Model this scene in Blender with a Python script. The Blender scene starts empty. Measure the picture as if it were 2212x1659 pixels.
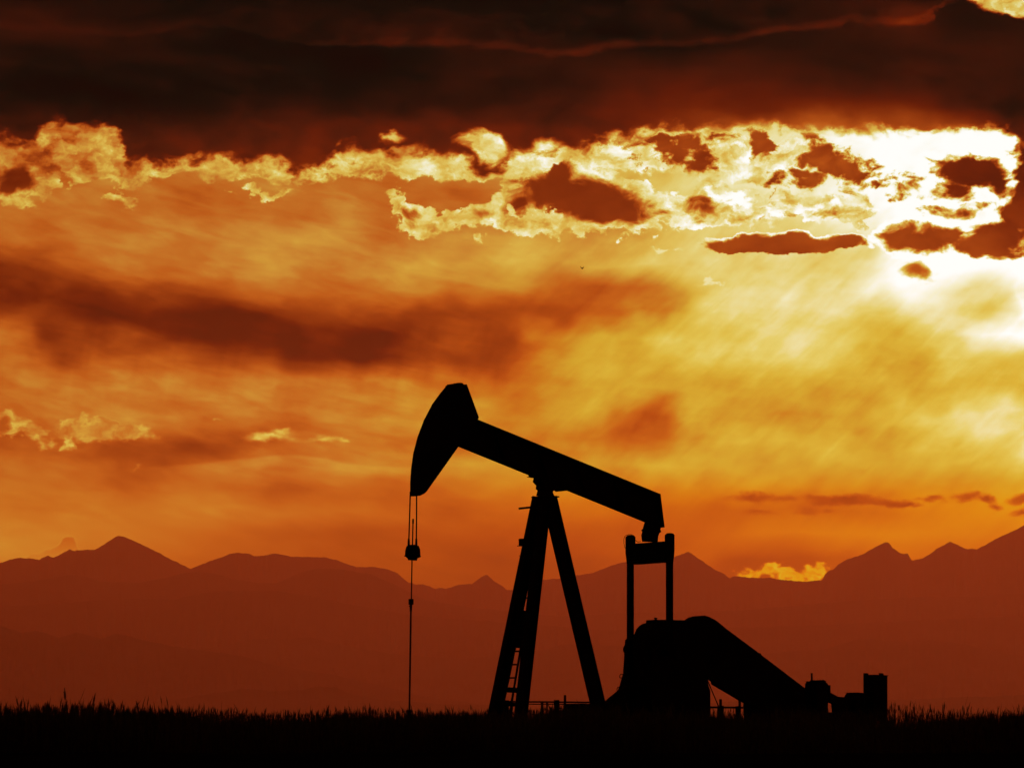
import bpy, bmesh, math, random
import numpy as np
from mathutils import Vector, Matrix

sc = bpy.context.scene
C = sc.collection

# ------------------------------------------------------------------ camera
PW, PH = 2212.0, 1659.0          # authoring frame (photo shown at 2212 x 1659)
D0 = 130.0                       # metres from the camera to the pumping unit
FPX = D0 * 82.0                  # focal length in authoring pixels
HOR = 1615.0                     # row of the true horizon
PITCH = math.atan((HOR - PH / 2) / FPX)
CAM = Vector((0.0, -D0, 0.30))
SIN, COS = math.sin(PITCH), math.cos(PITCH)


def ray(px, py):
    dx, dy = (px - PW / 2) / FPX, (PH / 2 - py) / FPX
    return Vector((dx, COS - dy * SIN, SIN + dy * COS))


def at(px, py, y):
    """point of the world plane Y = y seen at a photo position"""
    r = ray(px, py)
    return CAM + r * ((y - CAM.y) / r.y)


def q(px, py):
    """photo position -> sky angles (azimuth / elevation in units of 100 px)"""
    r = ray(px, py)
    return (math.atan2(r.x, r.y) * FPX / 100, 16.15 - math.atan2(r.z, math.hypot(r.x, r.y)) * FPX / 100)


cam_d = bpy.data.cameras.new("camera")
cam_d.sensor_width = 36.0
cam_d.lens = 36.0 * FPX / PW
cam_d.clip_start = 0.5
cam_d.clip_end = 400000.0
cam_d.dof.use_dof = True
cam_d.dof.focus_distance = 130.0
cam_d.dof.aperture_fstop = 9.0
cam = bpy.data.objects.new("camera", cam_d)
cam.location = CAM
cam.rotation_euler = (math.pi / 2 + PITCH, 0, 0)
C.objects.link(cam)
sc.camera = cam

# ------------------------------------------------------------------ exposure
sc.view_settings.view_transform = 'Standard'
sc.view_settings.look = 'None'
sc.view_settings.gamma = 1.0
sc.view_settings.use_curve_mapping = False
sc.view_settings.exposure = 0.0
sc.cycles.use_denoising = True
sc.cycles.volume_bounces = 1
sc.cycles.max_bounces = 6
sc.cycles.transparent_max_bounces = 8

# ------------------------------------------------------------------ sun
SUN_AZ, SUN_EL = math.radians(5.7), math.radians(7.60)
sun_d = bpy.data.lights.new("sun", 'SUN')
sun_d.energy = 0.66
sun_d.angle = math.radians(0.5)
sun_d.color = (1.0, .16, .045)
sun = bpy.data.objects.new("sun", sun_d)
sdir = Vector((math.sin(SUN_AZ) * math.cos(SUN_EL), math.cos(SUN_AZ) * math.cos(SUN_EL), math.sin(SUN_EL)))
sun.rotation_euler = sdir.to_track_quat('Z', 'Y').to_euler()
sun.location = (60, 60, 60)
C.objects.link(sun)

HAZE_DENS = 1.2e-5
HAZE_TOP = 2950.0
HAZE_END = 68000.0
HAZE_G = .6
HAZE_COL = (1.0, .62, .42, 1)
USE_HAZE = True
AIR = (0.33, 0.033, 0.008)
DAIR = (0.09, 0.012, 0.003)

# ------------------------------------------------------------------ world (procedural sunset sky)
world = bpy.data.worlds.new("World")
sc.world = world
world.use_nodes = True
nt = world.node_tree
nt.nodes.clear()
LK = nt.links


class S:
    def __init__(s, v):
        s.v = v

    def __add__(a, b): return mth('ADD', a, b)
    def __radd__(a, b): return mth('ADD', b, a)
    def __sub__(a, b): return mth('SUBTRACT', a, b)
    def __rsub__(a, b): return mth('SUBTRACT', b, a)
    def __mul__(a, b): return mth('MULTIPLY', a, b)
    def __rmul__(a, b): return mth('MULTIPLY', b, a)
    def __truediv__(a, b): return mth('DIVIDE', a, b)
    def __rtruediv__(a, b): return mth('DIVIDE', b, a)


def put(sock, v):
    if isinstance(v, S):
        LK.new(v.v, sock)
    else:
        sock.default_value = v


def mth(op, a, b=None, c=None, clamp=False):
    n = nt.nodes.new('ShaderNodeMath')
    n.operation = op
    n.use_clamp = clamp
    put(n.inputs[0], a)
    if b is not None: put(n.inputs[1], b)
    if c is not None: put(n.inputs[2], c)
    return S(n.outputs[0])


def mx(a, b): return mth('MAXIMUM', a, b)
def mn(a, b): return mth('MINIMUM', a, b)
def clamp01(a): return mn(mx(a, 0.0), 1.0)
def mad(a, b, c): return mth('MULTIPLY_ADD', a, b, c)


def mrange(v, a, b, c=0.0, d=1.0, smooth=True):
    if not smooth:
        t = mn(mx(mad(v, 1 / (b - a), -a / (b - a)), 0.0), 1.0)
        return t if (c, d) == (0.0, 1.0) else mad(t, d - c, c)
    n = nt.nodes.new('ShaderNodeMapRange')
    n.interpolation_type = 'SMOOTHSTEP'
    n.clamp = False
    put(n.inputs[0], v)
    n.inputs[1].default_value = a; n.inputs[2].default_value = b
    n.inputs[3].default_value = c; n.inputs[4].default_value = d
    return S(n.outputs[0])


def mix(f, a, b):
    n = nt.nodes.new('ShaderNodeMix')
    n.data_type = 'FLOAT'
    put(n.inputs[0], f); put(n.inputs[2], a); put(n.inputs[3], b)
    return S(n.outputs[0])


def vec(x, y, z=0.0):
    n = nt.nodes.new('ShaderNodeCombineXYZ')
    put(n.inputs[0], x); put(n.inputs[1], y); put(n.inputs[2], z)
    return S(n.outputs[0])


def noise(p, sx, sy, detail=4.0, rough=0.55, dist=0.0, rot=0.0, off=0.0, kind='FBM', lac=2.0):
    m = nt.nodes.new('ShaderNodeMapping')
    m.vector_type = 'TEXTURE'
    put(m.inputs[0], p)
    m.inputs['Rotation'].default_value = (0, 0, rot)
    m.inputs['Scale'].default_value = (1 / sx, 1 / sy, 1)
    m.inputs['Location'].default_value = (off * 7.31, off * 3.77, 0)
    n = nt.nodes.new('ShaderNodeTexNoise')
    n.noise_dimensions = '2D'
    n.noise_type = kind
    n.normalize = True
    LK.new(m.outputs[0], n.inputs['Vector'])
    n.inputs['Scale'].default_value = 1.0
    n.inputs['Detail'].default_value = detail
    n.inputs['Roughness'].default_value = rough
    n.inputs['Lacunarity'].default_value = lac
    n.inputs['Distortion'].default_value = dist
    return n


def nf(*a, **k): return S(noise(*a, **k).outputs['Fac'])


def curve(xn, pts, y, lo=0.0, hi=1.0):
    """float curve over the normalised azimuth; pts = (photo x, value)"""
    n = nt.nodes.new('ShaderNodeFloatCurve')
    m = n.mapping
    m.extend = 'HORIZONTAL'
    cv = m.curves[0]
    P = [((q(px, y)[0] + 11.5) / 23.0, (v - lo) / (hi - lo)) for px, v in pts]
    cv.points[0].location = P[0]
    cv.points[1].location = P[-1]
    for p in P[1:-1]:
        cv.points.new(*p)
    m.update()
    LK.new(xn.v, n.inputs['Value'])
    r = S(n.outputs[0])
    if lo != 0.0 or hi != 1.0:
        r = mad(r, hi - lo, lo)
    return r


def rows(xn, yy, table):
    out = None
    prev = None
    for y, pts in table:
        ye = q(1106, y)[1]
        c = curve(xn, pts, y)
        out = c if out is None else mix(mrange(yy, prev, ye, smooth=False), out, c)
        prev = ye
    return out


def blob(p, cx, cy, rx, ry, rot=0.0):
    """(1 - r) * min radius, in 100 px units, negative outside"""
    X, Y = q(cx, cy)
    m = nt.nodes.new('ShaderNodeMapping')
    m.vector_type = 'TEXTURE'
    put(m.inputs[0], p)
    m.inputs['Location'].default_value = (X, Y, 0)
    m.inputs['Rotation'].default_value = (0, 0, rot)
    m.inputs['Scale'].default_value = (rx * .06, ry * .06, 1)
    g = nt.nodes.new('ShaderNodeTexGradient')
    g.gradient_type = 'SPHERICAL'
    LK.new(m.outputs[0], g.inputs[0])
    k = min(rx, ry) / 100
    return mad(S(g.outputs['Fac']), 6 * k, -5 * k)


def blobs(p, lst):
    out = None
    for b in lst:
        v = blob(p, *b)
        if out is None:
            out = v
        else:
            out = mth('SMOOTH_MAX', out, v, 0.06)
    return out


def setup(direction):
    """sky-angle coordinates and shared noises for the current node tree"""
    global az, el, X, Y, P, XW, YW, n2x, n2y, PC, PS, xn, xw, xc, fil, fil2, cot, w1y
    sep = nt.nodes.new('ShaderNodeSeparateXYZ')
    LK.new(direction, sep.inputs[0])
    dxs, dys, dzs = (S(o) for o in sep.outputs)
    az = mth('ARCTAN2', dxs, dys)
    el = mth('ARCSINE', dzs)
    X = az * (FPX / 100)
    Y = 16.15 - el * (FPX / 100)
    P = vec(X, Y)
    w1 = noise(P, .25, .5, detail=3, rough=.5)
    sp = nt.nodes.new('ShaderNodeSeparateColor'); LK.new(w1.outputs['Color'], sp.inputs[0])
    w1y = S(sp.outputs[1])
    XW = mad(S(sp.outputs[0]) - .5, 1.5, X)
    YW = mad(w1y - .5, .9, Y)
    w2 = noise(P, 1.3, 1.9, detail=5, rough=.62, off=1.0)
    sp2 = nt.nodes.new('ShaderNodeSeparateColor'); LK.new(w2.outputs['Color'], sp2.inputs[0])
    n2x, n2y = S(sp2.outputs[0]) - .5, S(sp2.outputs[1]) - .5
    XC = mad(n2x, 1.1, X)
    YC = mad(n2y, .85, Y)
    PC = vec(XC, YC)                                   # ragged
    PS = vec(mad(n2x, .45, X), mad(n2y, .32, Y))       # slightly ragged
    xn = mad(X, 1 / 23.0, .5)
    xw = mad(XW, 1 / 23.0, .5)
    xc = mad(XC, 1 / 23.0, .5)
    fil = nf(PC, 1.8, 3.0, detail=4, rough=.56, dist=.2, off=5.0) - .5        # filaments
    fil2 = nf(P, .9, 1.5, detail=4, rough=.6, dist=.3, off=6.0) - .5
    cot = nf(P, 1.5, 2.4, detail=5, rough=.61, dist=.5, off=8.0) - .5         # cottony edges


tc = nt.nodes.new('ShaderNodeTexCoord')
setup(tc.outputs['Generated'])
YC = mad(n2y, .85, Y)

BASE = [
 (380, [(0,.58),(400,.55),(800,.55),(1200,.64),(1400,.76),(1500,.80),(1700,.84),(1850,.92),(1950,.98),(2212,1)]),
 (450, [(0,.56),(300,.53),(700,.54),(850,.50),(1050,.50),(1200,.6),(1450,.74),(1600,.79),(1750,.84),(1850,.93),(2000,.98),(2212,1)]),
 (520, [(0,.48),(150,.54),(400,.57),(700,.60),(850,.56),(1000,.61),(1300,.66),(1500,.70),(1700,.78),(1850,.84),(1920,.95),(2212,1)]),
 (580, [(0,.36),(100,.40),(250,.50),(400,.55),(550,.60),(750,.60),(900,.62),(1100,.68),(1300,.68),(1450,.74),(1650,.79),(1850,.82),(1930,.93),(2050,1),(2212,.98)]),
 (630, [(0,.33),(150,.33),(300,.34),(400,.38),(480,.42),(570,.48),(700,.49),(850,.50),(1000,.57),(1150,.60),(1250,.50),(1350,.48),(1450,.62),(1550,.77),(1800,.80),(1930,.86),(2000,.96),(2120,.82),(2212,.95)]),
 (680, [(0,.36),(100,.38),(200,.32),(350,.28),(450,.25),(580,.25),(640,.29),(720,.36),(850,.38),(950,.34),(1050,.40),(1200,.44),(1350,.48),(1450,.62),(1550,.78),(1750,.79),(1900,.74),(2050,.88),(2130,.76),(2212,.96)]),
 (730, [(0,.55),(60,.48),(110,.33),(200,.40),(300,.37),(400,.28),(500,.23),(600,.25),(700,.27),(800,.26),(900,.31),(980,.40),(1050,.37),(1120,.50),(1250,.60),(1350,.66),(1450,.74),(1600,.78),(1750,.77),(1880,.68),(2000,.72),(2100,.82),(2190,.95),(2212,.93)]),
 (780, [(0,.50),(100,.48),(160,.40),(220,.48),(320,.48),(420,.42),(500,.36),(600,.31),(700,.28),(800,.27),(880,.29),(940,.40),(1050,.40),(1120,.52),(1220,.62),(1320,.66),(1450,.66),(1600,.75),(1750,.74),(1850,.66),(2000,.64),(2100,.70),(2212,.70)]),
 (840, [(0,.54),(200,.56),(350,.55),(500,.54),(700,.55),(850,.56),(950,.54),(1050,.50),(1150,.55),(1280,.64),(1400,.66),(1500,.62),(1650,.68),(1720,.72),(1800,.66),(1950,.64),(2100,.66),(2212,.70)]),
 (900, [(0,.54),(200,.56),(400,.54),(600,.58),(800,.58),(900,.61),(1100,.56),(1250,.62),(1340,.50),(1420,.48),(1500,.62),(1600,.56),(1700,.55),(1850,.64),(1950,.66),(2030,.77),(2212,.83)]),
 (950, [(0,.44),(300,.43),(500,.43),(680,.48),(850,.54),(1100,.56),(1300,.53),(1380,.49),(1480,.62),(1650,.68),(1800,.66),(1900,.63),(2000,.71),(2090,.80),(2212,.84)]),
 (1000,[(0,.49),(150,.49),(300,.45),(420,.51),(640,.56),(750,.56),(900,.58),(1100,.62),(1300,.60),(1450,.66),(1600,.65),(1750,.63),(1900,.64),(2050,.72),(2212,.79)]),
 (1050,[(0,.55),(200,.54),(500,.50),(800,.50),(950,.52),(1100,.56),(1300,.60),(1450,.60),(1600,.60),(1750,.60),(1900,.60),(2212,.66)]),
 (1100,[(0,.56),(300,.55),(600,.54),(800,.50),(1000,.49),(1200,.52),(1350,.54),(1500,.51),(1700,.51),(1900,.53),(2050,.60),(2212,.65)]),
 (1150,[(0,.58),(200,.56),(400,.52),(600,.47),(800,.44),(1000,.45),(1200,.46),(1400,.46),(1550,.51),(1700,.56),(1900,.58),(2100,.58),(2212,.60)]),
 (1200,[(0,.58),(300,.52),(600,.46),(900,.43),(1100,.41),(1300,.42),(1500,.48),(1600,.44),(1750,.46),(1900,.50),(2212,.52)]),
 (1260,[(0,.52),(600,.44),(1100,.41),(1600,.44),(2212,.5)]),
]
L = rows(xw, YW, BASE)
# soft streaks of the high veil
st = nf(P, .35, 1.1, detail=4, rough=.6, rot=0.06, off=2.0, dist=.15) - .5
st2 = nf(P, .6, 2.6, detail=4, rough=.6, rot=-0.72, off=3.0, dist=.25) - .5
st3 = nf(P, .6, 2.4, detail=4, rough=.6, rot=.22, off=13.0, dist=.25) - .5
wr = mrange(X, -3, 3)
L = L + mix(wr, st * .45 + st3 * .6, st * .5 + st2 * .42) * mrange(Y, 12.0, 9.0, .08, .27)
# falling virga streaks under the dark veil
bl = nf(P, .7, 1.0, detail=3, rough=.5, off=9.0, rot=-.3) - .5
L = L + mrange(X, 1.5, 4.5) * mrange(Y, 9.0, 7.0) * .03
L = L + bl * mrange(Y, 12.0, 9.5, .0, 1.0) * mrange(X, -3, 3, .14, .20)
vg = nf(P, 1.0, .2, detail=3, rough=.6, rot=0.22, off=4.0, dist=.2) - .5
L = L + vg * mn(mrange(Y, 6.6, 7.4), mrange(Y, 9.4, 8.2)) * mrange(X, -.5, 1.5, .12, .03)
# long pale ridge line low on the left
yr = curve(xw, [(0,1020),(300,1013),(420,1005),(550,990),(640,985),(700,992),(760,1004),(900,1010),(1200,1015)], 1000, 0, 2000) * .01
yr0 = q(1106, 1000)[1] - 10.0
dr = (Y - yr - yr0)
L = L + mrange(dr, -.05, .03) * mrange(dr, .35, .03) * mrange(X, -9.5, -6) * mrange(X, -1, -3.5) * .05


Rim = curve(xn, [(0,.575),(300,.63),(600,.68),(900,.74),(1100,.79),(1300,.83),(1500,.86),(1800,.90),(2000,.95),(2212,1)], 400)
RimM = Rim + fil * mrange(X, 2, 5, .5, .7) + fil2 * .65


def layer(L, Dn, a0, a1, t0, t1, rim, core):
    al = mrange(Dn, a0, a1)
    t = mrange(Dn, t0, t1)
    return mix(al, L, mix(t, rim, core))


# --- brown scraps and holes of the broken bank in front of the glow
bright = blobs(PC, [(1640,340,190,56,0),(1330,330,150,50,.1),(1580,425,90,28,.45),(1740,445,140,38),(1600,472,110,18)])
L = layer(L, bright + cot * .35, 0, .14, 9, 10, RimM, .5)
patch = blobs(PC, [(1435,308,105,32,.3),(1512,338,46,34,.9),(1795,352,66,36,.4),(1672,386,36,20),(1745,388,55,18,.1),
                   (1905,405,78,22,-.05),(1655,312,20,42),(1850,378,50,20,.4),(1800,460,44,11),(1640,452,28,8),(1720,465,22,7),(1645,296,34,26,.4),(1385,292,64,20,.1),(1555,292,46,16,0),(1745,300,30,12,.2),(1880,372,30,10)])
scr = nf(PC, 1.1, 2.0, detail=4, rough=.65, off=12.0) - .645
scr = scr * 2.2 - mx(1.0 - (bright + .25) * 4.0, 0.0)
L = layer(L, scr, 0, .25, -.5, -.3, .5, .50)
L = layer(L, patch * 1.5 + cot * .8 + fil2 * .5, -.03, .22, -.5, -.3, .5, .385 + fil2 * .3)

# --- middle group with glowing rims
mid = blobs(PC, [(1260,432,185,78,.12),(1215,370,62,70,.2),(872,452,48,34,.9),(905,480,66,32,.3),(975,480,70,27,-.2),(1060,466,100,34,-.25),
                 (1150,492,170,20),(1330,490,130,24),(1490,455,120,42),(1600,462,50,22),(1110,410,60,22,-.5),(1800,462,95,30),
                 (45,392,92,58),(255,428,42,16),(580,415,70,10)])
mt = blobs(PS, [(1240,425,155,55,.2),(1210,375,38,50,.1),(1214,348,26,34),(1240,400,60,30),(1310,450,110,48,.05),(875,458,30,16,.9),(1042,462,34,16,0),(1130,435,50,30,-.4),
                (1515,448,62,27,.1),(1430,462,50,14,.1),(1795,460,45,12),(40,385,42,42,.3),(1260,470,60,18,.1)])
mhole = blobs(PC, [(1168,472,34,14,-.1),(1120,455,14,10)])
ma = mrange(mid + cot * .45, 0, .07)
mtt = mrange(mt * 1.2 + cot * .6 + fil2 * .3 - mx(mhole, 0.0) * 6, -.05, .28)
L = mix(ma, L, mix(mtt, RimM + .02, .335 + fil2 * .12 + mrange(X, 2, 5) * .05))

# --- long flat cloud with a hairline rim
fl = blobs(PS, [(1690,528,168,21),(1605,522,72,19,-.15),(1706,516,50,21),(1822,521,62,17)])
fl = fl + cot * .16 + fil2 * .05
L = mix(mrange(fl, 0, .025), L, mix(mrange(fl + fil * .10 + mrange(Y, 5.2, 5.4, 0, .06), .02, .09), RimM + .04, .40 + fil2 * .15))
# --- heavy dark clouds at the right
rt = blobs(PS, [(2100,378,88,46,.2),(2070,410,60,30,0),(2150,400,60,30,.5),(2140,445,40,12,-.3),(1945,520,70,36,0),(2040,350,48,11,.1),(2075,462,88,24,0),(2000,519,118,42,.04),(2080,530,90,24),(2165,512,95,50,-.1),(2222,445,48,70),
                (2215,400,34,66),(2225,300,50,80),(2195,470,50,40)])
rt = rt + cot * .32 + fil2 * .6
L = layer(L, rt, -.05, .06, .01, .20, RimM + .15, mrange(Y, 3.4, 5.4, .26, .40) + fil2 * .18 - mrange(X, 9, 11) * .05)
sm = blobs(PS, [(1985,586,36,17,.15)]) + cot * .3
L = layer(L, sm, -.08, .14, -1, -.9, .5, .46)
# pale cloudlets
cl = blobs(PC, [(1418,542,24,7),(1450,546,22,6),(1545,614,40,4)]) + cot * .2
L = layer(L, cl, 0, .06, 9, 10, .86, .5)

# --- upper deck
yo = curve(xc, [(0,436),(60,430),(100,418),(140,398),(230,402),(290,412),(330,396),(430,396),(560,388),(620,402),(680,392),(760,384),(820,396),(900,398),(1000,394),(1100,390),(1180,385),(1240,352),(1330,314),(1480,295),(2212,290)], 360, 0, 1000) * .01
yi = curve(xc, [(0,318),(60,322),(100,300),(200,296),(262,318),(285,358),(400,366),(480,352),(600,362),(650,384),(720,358),(760,338),(850,338),(930,340),(1000,350),(1040,374),(1085,374),(1112,345),(1150,336),(1200,340),(1270,328),(1330,312),(1370,302),(1480,294),(1600,288),(1700,292),(1850,302),(1950,306),(2050,298),(2150,303),(2212,340)], 320, 0, 1000) * .01
o0 = q(1106, 340)[1] - 3.4
sharp = mrange(X, 3.2, 5.0, 1.0, .75)
dO = yo + o0 - YC + cot * .25
dI = yi + o0 - mix(mrange(X, 3, 5), YC, mad(n2y, .45, Y)) + cot * .5 * sharp
holes = blobs(PS, [(1058,320,40,30,.5),(1028,302,36,13,.1),(1170,318,30,12),(845,299,14,9),(1395,286,26,8),(1130,352,30,18)])
dI = mn(dI, 0.10 - (holes + cot * .3) * 2.0)
def deck_field():
    deckC = rows(xw, mad(w1y - .5, .4, Y), [
     (-60,[(0,.08),(600,.06),(1200,.07),(1600,.09),(1900,.12),(2212,.12)]),
     (0,  [(0,.09),(600,.06),(1200,.07),(1600,.09),(1850,.11),(1950,.12),(2050,.12),(2212,.12)]),
     (60, [(0,.12),(400,.10),(1000,.07),(1500,.08),(1800,.10),(1950,.12),(2212,.13)]),
     (110,[(0,.10),(400,.08),(900,.09),(1200,.11),(1600,.12),(2000,.13),(2212,.12)]),
     (170,[(0,.11),(600,.07),(900,.09),(1200,.13),(1450,.18),(1700,.16),(2000,.14),(2212,.11)]),
     (230,[(0,.10),(600,.10),(900,.12),(1200,.17),(1400,.22),(1600,.25),(1800,.26),(2000,.26),(2100,.2),(2212,.11)]),
     (275,[(0,.13),(300,.14),(500,.16),(800,.20),(1000,.22),(1200,.22),(1400,.27),(1550,.36),(1700,.42),(1850,.42),(2000,.40),(2100,.36),(2212,.14)]),
     (340,[(0,.20),(400,.20),(600,.23),(900,.25),(1200,.26),(1400,.30),(1800,.42),(2212,.25)]),
     (400,[(0,.22),(600,.21),(1000,.25),(1500,.33),(2212,.3)])])
    yl = curve(xc, [(0,66),(130,74),(300,78),(450,58),(550,78),(700,100),(900,97),(1100,105),(1220,122),(1300,106),(1350,98),(1500,98),(1700,70),(1800,64),(1830,50),(1950,60),(2005,52),(2035,14),(2212,0)], 80, 0, 400) * .01
    dl = yl + (q(1106, 80)[1] - .8) - mad(n2y, .25, Y)
    amp = curve(xn, [(0,.03),(300,.04),(500,.05),(650,.09),(1200,.12),(1350,.12),(1700,.12),(2000,.13),(2060,.1),(2120,0.0)], 80)
    deckC = deckC + mrange(dl, -.10, .05) * mix(mrange(dl, .02, .22), 1.0, mix(mrange(dl, .2, 1.4), .38, 0.0)) * amp * .7 * (1 + fil2 * 3.0)
    deckC = deckC + fil2 * mrange(Y, 1.2, 3.3, .04, .20) + fil * mrange(Y, 2.0, 3.4, .0, .10) + (nf(P, .25, .9, detail=3, rough=.55, off=15.0, rot=.05) - .40) * .16 + mrange(X, 1.0, 4.0) * mrange(Y, 1.3, 2.4) * mrange(X, 10, 8.5) * .035
    # bright break at the upper right
    br = blobs(PS, [(2235,-30,190,78,.22)]) + cot * .2
    deckC = mix(mrange(br, -.05, .06), deckC, .80 + fil * .7 + fil2 * .4)
    return deckC


deckC = deck_field()
aO = mrange(dO, 0, .10)
tI = mrange(dI, -.06, .30)
L = mix(mx(aO, tI), L, mix(tI, RimM, deckC))

lc = blobs(PS, [(40,388,40,34,.3),(25,400,30,28)]) + cot * .3
L = mix(mrange(lc, -.02, .14), L, .31 + fil2 * .2)
# --- small clouds lower down
yl2 = blobs(PC, [(22,918,48,34,.2),(70,940,46,23,.3),(140,930,40,24,.1),(150,950,28,24,.8),(205,928,66,26),(285,932,46,20,.25),
                 (300,1013,18,7),(467,912,10,7)])
lens = blobs(PS, [(588,942,66,12,.05),(560,946,45,8,.05),(612,936,26,12),(698,948,40,10),(690,945,20,11),(744,948,16,6)])
yl2 = mx(yl2 + cot * .15, lens + cot * .10)
L = layer(L, yl2, -.01, .12, 9, 10, .635 + fil * .5 + mrange(X, -7.5, -5.5) * .10, .5)
dk = blobs(PS, [(8,918,20,26,.2)]) + cot * .3
L = layer(L, dk, 0, .12, -1, -.9, .5, .46)
lowd = blobs(PS, [(1640,1074,70,13),(1690,1078,46,9,.05),(1778,1081,42,17,.1),(1830,1078,76,14,.03),(1900,1085,86,12,.1),(1960,1092,44,7),(1745,1103,32,9),(1790,1106,18,8),
                  (1640,1108,30,4),(2015,1079,38,7),(2085,1072,34,12),(2120,1080,34,10,.2),(2152,1098,22,8,.1),(2205,1078,36,14,-.3),(2212,1104,34,9,-.2)]) + cot * .14
L = mix(mrange(lowd, -.02, .09), L, .435 + fil2 * .2)
notch = blobs(PC, [(1622,1236,20,11,.2),(1658,1230,34,20,-.3),(1705,1243,44,16),(1755,1236,36,22)]) + cot * .25
L = layer(L, notch, -.01, .09, .10, .24, .66 + fil * .4, .58 + fil * .7)
shc = blobs(PS, [(150,1181,26,26),(172,1194,48,15,.5),(124,1195,56,17,-.4),(84,1205,66,11,-.1)]) + cot * .10
L = layer(L, shc, 0, .04, .01, .07, .60, mrange(Y, 11.6, 12.1, .50, .56))
# fine grain of real air
L = clamp01(L)


def srgb(r, g, b):
    f = lambda c: (c / 255 / 12.92) if c / 255 <= .04045 else ((c / 255 + .055) / 1.055) ** 2.4
    return (f(r), f(g), f(b), 1.0)


def ramp(v, stops):
    n = nt.nodes.new('ShaderNodeValToRGB')
    e = n.color_ramp.elements
    n.color_ramp.interpolation = 'LINEAR'
    e[0].position, e[0].color = stops[0][0], srgb(*stops[0][1])
    e[1].position, e[1].color = stops[-1][0], srgb(*stops[-1][1])
    for p, c in stops[1:-1]:
        k = e.new(p); k.color = srgb(*c)
    LK.new(v.v, n.inputs[0])
    return n.outputs[0]


def vmath(op, a, b):
    n = nt.nodes.new('ShaderNodeVectorMath'); n.operation = op
    for i, v in enumerate((a, b)):
        if isinstance(v, (tuple, list)): n.inputs[i].default_value = v
        elif isinstance(v, S): LK.new(v.v, n.inputs[i])
        else: LK.new(v, n.inputs[i])
    return n.outputs[0]


def sky_colour(L):
    pale = ramp(L, [(0,(10,4,3)),(.05,(24,8,4)),(.1,(40,14,7)),(.15,(56,18,8)),(.2,(76,23,9)),(.25,(94,26,8)),(.3,(112,33,8)),(.35,(132,46,11)),(.4,(152,60,15)),(.45,(170,74,19)),
                    (.5,(186,91,26)),(.55,(192,108,36)),(.6,(198,130,48)),(.65,(206,150,56)),(.7,(214,172,70)),(.75,(220,188,88)),(.8,(225,205,118)),(.85,(231,218,150)),(.9,(240,233,195)),(.95,(248,245,230)),(1,(254,254,250))])
    warm = ramp(L, [(0,(10,4,3)),(.1,(40,14,7)),(.2,(76,23,9)),(.3,(112,30,6)),(.4,(150,56,10)),(.45,(172,68,12)),
                    (.5,(190,86,14)),(.55,(202,104,12)),(.6,(212,126,8)),(.65,(214,146,16)),(.7,(212,164,32)),(.75,(218,184,60)),(.8,(226,202,96)),(.9,(240,233,190)),(1,(254,254,250))])
    gold = ramp(L, [(0,(10,4,3)),(.1,(40,14,7)),(.2,(76,23,9)),(.3,(112,32,8)),(.4,(152,58,12)),(.45,(174,72,15)),
                (.5,(190,92,20)),(.55,(196,116,26)),(.6,(200,140,36)),(.65,(206,160,44)),(.7,(213,176,56)),(.75,(219,191,78)),(.8,(225,205,108)),(.9,(240,233,192)),(1,(254,254,250))])
    mg = nt.nodes.new('ShaderNodeMix'); mg.data_type = 'RGBA'
    put(mg.inputs[0], mrange(Y, 5.0, 7.4) * mrange(X, -5.5, 1.5, .15, 1.0))
    LK.new(pale, mg.inputs[6]); LK.new(gold, mg.inputs[7])
    mc = nt.nodes.new('ShaderNodeMix'); mc.data_type = 'RGBA'
    put(mc.inputs[0], mrange(Y, 9.9, 11.0) * mrange(X, -4, 4, .25, 1.0))
    LK.new(mg.outputs[2], mc.inputs[6]); LK.new(warm, mc.inputs[7])
    skycol = mc.outputs[2]
    # the air in front of the sky dims it and adds its own light: keep the sky's own radiance above it
    if USE_HAZE:
        path = mn(HAZE_END, HAZE_TOP / mx(mth('SINE', el), .01))
        T = mth('EXPONENT', path * -HAZE_DENS)
        comp = nt.nodes.new('ShaderNodeVectorMath'); comp.operation = 'SCALE'
        LK.new(skycol, comp.inputs[0]); LK.new((1.0 / T).v, comp.inputs['Scale'])
        airn = nt.nodes.new('ShaderNodeVectorMath'); airn.operation = 'SCALE'
        lit = mrange(Y, 2.35, 3.9, smooth=False)
        LK.new(vec(*[mad(lit, AIR[i] - DAIR[i], DAIR[i]) for i in range(3)]).v, airn.inputs[0])
        LK.new(((1.0 - T) / T).v, airn.inputs['Scale'])
        skycol = vmath('MAXIMUM', vmath('SUBTRACT', comp.outputs[0], airn.outputs[0]), (0, 0, 0))
    return skycol


skycol = sky_colour(L)

# the rest of the dome: a dim dusk sky under heavy overcast
skyt = nt.nodes.new('ShaderNodeTexSky')
skyt.sky_type = 'NISHITA'
skyt.sun_disc = False
skyt.sun_elevation = SUN_EL
skyt.sun_rotation = SUN_AZ
dusk = nt.nodes.new('ShaderNodeVectorMath'); dusk.operation = 'SCALE'
LK.new(skyt.outputs[0], dusk.inputs[0]); dusk.inputs['Scale'].default_value = .0008
ahead = mrange(mth('ABSOLUTE', az), .25, .6, 1.0, 0.0)
up = mrange(el, .3, .9, 1.0, 0.0)
fin = nt.nodes.new('ShaderNodeMix'); fin.data_type = 'RGBA'
put(fin.inputs[0], ahead * up)
LK.new(dusk.outputs[0], fin.inputs[6]); LK.new(skycol, fin.inputs[7])
bg = nt.nodes.new('ShaderNodeBackground')
LK.new(fin.outputs[2], bg.inputs['Color'])
bg.inputs['Strength'].default_value = 1.0
wo = nt.nodes.new('ShaderNodeOutputWorld')
LK.new(bg.outputs[0], wo.inputs['Surface'])
world.cycles.sampling_method = 'MANUAL'
world.cycles.sample_map_resolution = 1024

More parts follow.
